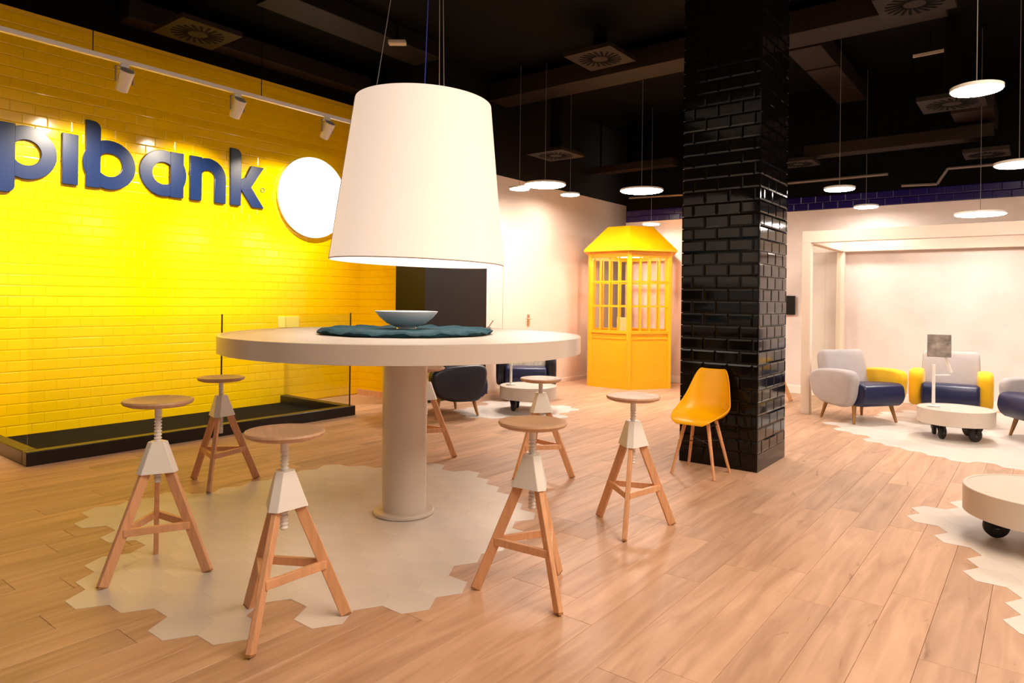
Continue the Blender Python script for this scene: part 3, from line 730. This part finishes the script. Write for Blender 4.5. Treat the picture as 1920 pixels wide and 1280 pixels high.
# ------------------------------------------------------------------ wheeled round tables
def make_trolley(loc, rz, R_, label, z0=.15, z1=.30, pole=None):
    loc = (loc[0], loc[1], .0030)
    r = tag(empty('wheeled_table', loc, rz), label, 'coffee table', 'round tables on castors')
    MB().lathe([(R_ - .012, z0), (R_, z0 + .004), (R_, z1 - .003), (R_ - .004, z1), (R_ - .018, z1), (R_ - .018, z1 - .006), (R_ - .018, z0)], 72, close=True).build('drum_side', M['white'], r, smooth=True)
    MB().lathe([(0, z0 + .01), (R_ - .018, z0 + .01), (R_ - .018, z1 - .004), (0, z1 - .004)], 72, close=True).build('table_top', M['tabletop'], r, smooth=True)
    for k_ in range(4):
        a = PI / 4 + k_ * PI / 2; c = Vector((math.cos(a), math.sin(a), 0)) * (R_ * .66); sw = a * 1.7 + rz * 2
        dx = Vector((math.cos(sw), math.sin(sw), 0)); nx = Vector((-dx.y, dx.x, 0)); wc = c + dx * .03 + Vector((0, 0, .068))
        cs = MB().tube(c + Vector((0, 0, z0 - .012)), c + Vector((0, 0, z0 + .012)), .04, n=16)
        for s_ in (-1, 1):
            q = nx * (s_ * .028)
            cs.add([c + q + Vector((0, 0, z0 - .01)) - dx * .035, c + q + Vector((0, 0, z0 - .01)) + dx * .035, wc + q + dx * .014 - Vector((0, 0, .008)), wc + q - dx * .014 - Vector((0, 0, .008))], [(0, 1, 2, 3)])
        co = cs.build('castor_fork', M['rubber'], r, smooth=True)
        sd = co.modifiers.new('t', 'SOLIDIFY'); sd.thickness = .003
        wm = MB(); prof = [(.0, -.02), (.04, -.02), (.058, -.018), (.067, -.011), (.067, .011), (.058, .018), (.04, .02), (0, .02)]
        n = 24; vs = [wc + nx * h_ + (dx * math.cos(2 * PI * i / n) + up * math.sin(2 * PI * i / n)) * r_ for r_, h_ in prof for i in range(n)]
        wm.add(vs, [(q * n + i, q * n + (i + 1) % n, (q + 1) * n + (i + 1) % n, (q + 1) * n + i) for q in range(len(prof) - 1) for i in range(n)])
        wm.build('castor_wheel', M['rubber'], co, smooth=True)
        MB().tube(wc - nx * .021, wc + nx * .021, .016, n=12).build('hub', M['grey'], co, smooth=True)
    return r
w1 = G(1791, 821); T1 = make_trolley((w1.x, w1.y, 0), .3, .335, 'round cream wheeled table with a tablet stand between the armchairs')
wl = WD(1966, 980, 3.78); make_trolley((wl.x, wl.y, 0), .9, .40, 'nearest round wheeled table with wooden top cut by right picture edge', .15, .30)
w3 = WD(990, 768, 8.25); make_trolley((w3.x, w3.y, 0), .5, .345, 'far round cream wheeled table in front of navy armchair')
# tablet stand on table 1
def tablet(base, z0, px_pole, py_top, scr, label, D):
    r = tag(empty('tablet_stand', (base.x, base.y, z0)), label, 'tablet stand', 'white tablet stands')
    topz_ = WD(px_pole, py_top, D).z - z0
    MB().lathe([(.06, 0), (.06, .008), (.02, .014), (0, .014)], 24).build('base', M['whitem'], r, smooth=True)
    MB().tube((0, 0, .01), (0, 0, topz_), .016, .014, 16).build('pole', M['whitem'], r, smooth=True)
    if scr:
        f = lambda px, py: WD(px, py, D) - Vector((base.x, base.y, z0))
        MB().tube(f(px_pole, 703), f(1782, 703), .006, n=8).build('cross_bar', M['whitem'], r, smooth=True)
        MB().tube(f(1783, 698), f(1771, 664), .018, .014, 12).build('tilt_arm', M['whitem'], r, smooth=True)
        c = f(1761, 648); q = MB(); hw, hh = .105, .115
        ax_, ay_ = (rt * .848 - fw * .53).normalized(), up.copy(); nz = ax_.cross(ay_)
        vs = [c + ax_ * (sx * hw) + ay_ * (sy * hh) + nz * t_ for t_ in (-.008, .008) for sx, sy in ((-1, -1), (1, -1), (1, 1), (-1, 1))]
        t_ = q.add(vs, [(3, 2, 1, 0), (4, 5, 6, 7), (0, 1, 5, 4), (1, 2, 6, 5), (2, 3, 7, 6), (3, 0, 4, 7)]).build('tablet', M['grey'], r, bevel=.003)
        vs = [c + ax_ * (sx * (hw - .006)) + ay_ * y_ + nz * .0095 for sx, y_ in ((-1, -hh + .006), (1, -hh + .006), (1, .035), (-1, .035))]
        MB().add(vs, [(0, 1, 2, 3)]).build('screen', M['screen'], t_)
        vs = [c + ax_ * (sx * (hw - .006)) + ay_ * y_ + nz * .0095 for sx, y_ in ((-1, .042), (1, .042), (1, hh - .006), (-1, hh - .006))]
        MB().add(vs, [(0, 1, 2, 3)]).build('screen_header', M['screen'], t_)
    return r
tb = WD(1750, 765, 6.95); tablet(tb, .3025, 1750, 683, True, 'white tablet stand with grey screen on the lounge wheeled table', 6.95)
tb = WD(958, 712, 8.3); tablet(tb, .3025, 958, 655, False, 'thin white stand pole on the far wheeled table', 8.3)

# ------------------------------------------------------------------ cream box frame around the lounge
FX0, FX1, FY0, FY1, FZ0, FZ1, FT = -2.30, 1.7, 8.66, 10.50, 2.06, 2.20, .10
fr_ = tag(empty('lounge_frame', (FX0, FY0, 0)), 'cream box frame with glass side around the armchair lounge', 'frame')
for (x_, y_) in ((FX0, FY0), (FX0, FY1 - FT), (FX1, FY0), (FX1, FY1 - FT)):
    kid(MB().box(x_, x_ + FT, y_, y_ + FT, 0, FZ0), 'post', M['cream'], fr_, bevel=.004)
for y_ in (FY0, FY1 - FT): kid(MB().box(FX0, FX1 + FT, y_, y_ + FT, FZ0, FZ1), 'beam', M['cream'], fr_, bevel=.004)
for x_ in (FX0, FX1): kid(MB().box(x_, x_ + FT, FY0 + FT, FY1 - FT, FZ0, FZ1), 'beam', M['cream'], fr_, bevel=.004)
ymid = (FY0 + FY1) / 2
kid(MB().box(FX0 + .045, FX0 + .055, FY0 + FT, ymid - .003, .01, FZ0), 'glass_panel', M['glass'], fr_)
kid(MB().box(FX0 + .045, FX0 + .055, ymid + .003, FY1 - FT, .01, FZ0), 'glass_panel', M['glass'], fr_)
# small black wall screen beside the column
q = WY(1481, 572, YB)
bs = tag(empty('wall_screen', (q.x, YB, q.z)), 'small black screen on the wall right of the black column', 'screen')
MB().box(-.085, .085, -.05, -.02, -.14, .14).build('display', M['blackp'], bs, bevel=.004)
MB().box(-.04, .04, -.02, 0, -.05, .05).build('wall_mount', M['black'], bs)

# ------------------------------------------------------------------ disc pendants
def disc_pendant(px, py, wpx, D, label, lit=True):
    p = WD(px, py, D); r_ = wpx * D / F / 2
    r = tag(empty('disc_pendant', p), label, 'lamp', 'flat round pendant lamps')
    MB().lathe([(r_ * .93, .004), (r_, .008), (r_, .028), (r_ * .9, .034), (0, .034)], 48).build('housing', M['whitem'], r, smooth=True)
    MB().lathe([(0, .0), (r_ * .94, .0), (r_ * .94, .006), (0, .006)], 48).build('light_face', M['disc'], r, smooth=True)
    MB().tube((0, 0, .034), (0, 0, ZC - p.z), .003, n=6).build('cord', M['cable'], r)
    MB().lathe([(.035, ZC - p.z - .03), (.035, ZC - p.z), (0, ZC - p.z)], 20).build('ceiling_cup', M['black'], r, smooth=True)
for a in ((1831, 171, 86, 4.5, 'brightest disc pendant at upper right with a long cord'),
          (1911, 310, 80, 6.0, 'disc pendant cut off by the right picture edge'),
          (1574, 356, 54, 7.4, 'disc pendant in front of the navy tiles right of the column'),
          (1624, 389, 42, 9.0, 'small disc pendant over the left part of the lounge'),
          (1838, 403, 84, 7.6, 'wide low disc pendant over the lounge in front of the pale wall'),
          (1203, 359, 80, 9.3, 'large disc pendant just left of the black column'),
          (1022, 348, 78, 8.9, 'large disc pendant between two small ones by the big lampshade'),
          (974, 355, 38, 9.0, 'small disc pendant nearest the big lampshade'),
          (1069, 366, 36, 10.2, 'small disc pendant in front of the cream wall top'),
          (1221, 421, 32, 10.9, 'smallest disc pendant behind the kiosk roof')):
    disc_pendant(*a)

# ------------------------------------------------------------------ ceiling services
def diffuser(px, py, z, label, s=.6, rz=0, ztop=None):
    ztop = ztop or ZC
    p = G(px, py, z)
    r = tag(empty('air_diffuser', (p.x, p.y, z), rz), label, 'air vent', 'square swirl air diffusers')
    MB().box(-s / 2, s / 2, -s / 2, s / 2, 0, .05).build('plate', M['duct'], r, bevel=.004)
    MB().tube((0, 0, .05), (0, 0, ztop - z), .08, n=16).build('spigot', M['black'], r)
    for k_ in range(20):
        a = 2 * PI * k_ / 20; d = Vector((math.cos(a), math.sin(a), 0)); tn = Vector((-math.sin(a), math.cos(a), 0))
        MB().bar(d * (s * .15) + tn * .02, d * (s * .40) - tn * .01, .026, .006, tn).build('slot', M['black'], r)
diffuser(371, 65, 3.9, 'square swirl air diffuser above the top of the yellow wall')
diffuser(1125, 111, 4.1, 'square swirl air diffuser over the room middle beside the long duct')
diffuser(1715, 8, 4.05, 'square swirl air diffuser cut by the top picture edge', ztop=4.115)
diffuser(1785, 195, 3.5, 'square swirl air diffuser behind the brightest disc pendant')
diffuser(1042, 292, 3.4, 'square swirl air diffuser above the big lampshade shoulder, far back')
diffuser(1850, 290, 3.1, 'square swirl air diffuser in front of the navy tiles at right', .45, ztop=3.3)
diffuser(1497, 308, 3.2, 'square swirl air diffuser close to the right side of the column', .45, ztop=3.3)
def duct(name, x0, x1, y0, y1, z0, z1, m, label):
    o = tag(MB().box(x0, x1, y0, y1, z0, z1).build(name, M[m], bevel=.006), label, 'duct', 'ceiling ducts')
    for t_ in (.08, .6):
        px_, py_ = (x0 + (x1 - x0) * t_, (y0 + y1) / 2) if x1 - x0 > y1 - y0 else ((x0 + x1) / 2, y0 + (y1 - y0) * t_)
        MB().box(px_ - .015, px_ + .015, py_ - .004, py_ + .004, z1 - .002, ZC).build('hanger', M['black'], o)
    return o
duct('air_duct', -6.18, -.75, 7.35, 7.78, 4.12, 4.36, 'duct', 'long brown ceiling duct crossing above the column')
for k_, (y0_, y1_) in enumerate(((7.85, 8.6), (8.66, 9.5), (9.56, 10.3))):
    duct('air_duct', -2.28, -1.92, y0_, y1_, 4.12, 4.34, 'duct', ('duct panel joining the long duct right of the column', 'middle duct panel of the branch right of the column', 'farthest duct panel of the branch right of the column')[k_])
duct('air_duct', -7.45, -7.2, 3.0, 6.1, 4.10, 4.3, 'duct', 'narrow duct running along the top of the yellow wall')
duct('air_duct', -6.25, -5.8, 3.8, 6.0, 4.25, 4.44, 'duct2', 'dark duct between the yellow wall and the lamp')
q1 = G(1820, 205, 3.5)
duct('air_duct', q1.x - .2, q1.x + .2, q1.y + .14, 10.3, 3.51, 3.7, 'duct', 'short duct running back from the diffuser at upper right')
q1, q2 = G(1520, 303, 3.3), G(1865, 262, 3.3)
duct('air_duct', q1.x, q2.x, min(10.3, q2.y) - .25, min(10.3, q2.y), 3.3, 3.45, 'duct', 'long duct crossing in front of the navy tiles')
q1, q2 = WY(960, 335, 10.3), WY(1271, 312, 10.3)
duct('air_duct', max(q1.x, XC + .05), q2.x, 10.1, 10.3, q2.z, q2.z + .12, 'duct', 'duct above the kiosk left of the column')
def pipe(pts, r_, label):
    mb = MB()
    for a, b in zip(pts[:-1], pts[1:]): mb.tube(a, b, r_, n=10)
    tag(mb.build('conduit_pipe', M['pipe'], smooth=True), label, 'pipe', 'ceiling conduits')
Yp = YB - .01
pipe([WY(1440, 347, Yp), WY(1665, 326, Yp)], .022, 'grey conduit along the dark wall above the small pendants')
pipe([WY(1690, 348, Yp), WY(1757, 345, Yp), WY(1777, 316, Yp), WY(1880, 307, Yp)], .02, 'bent grey conduit on the dark wall at right')
pipe([WY(1180, 371, Yp), WY(1300, 364, Yp)], .02, 'grey conduit above the kiosk left of the column')
q = G(745, 84, 4.2)
sb = tag(empty('ceiling_sensor', (q.x, q.y, 4.2), TH), 'small white sensor box on the black ceiling by the lamp wires', 'sensor')
MB().box(-.10, .10, -.045, .045, 0, .05).build('body', M['white'], sb, bevel=.012)
MB().tube((0, 0, .05), (0, 0, ZC - 4.2), .012, n=8).build('stem', M['black'], sb)
q1, q2 = G(1712, 106, 4.2), G(1778, 93, 4.2)
st = tag(empty('strip_lamp', (q1.x, q1.y, 4.2)), 'thin pale strip light fitting in the ceiling at upper right', 'lamp')
dv = q2 - q1
MB().bar((0, 0, 0), dv, .03, .03, up).build('body', M['white'], st)
MB().tube(dv * .5, (dv.x / 2, dv.y / 2, ZC - 4.2), .006, n=6).build('rod', M['black'], st)
print('hex', n1, n2, n3, n4)
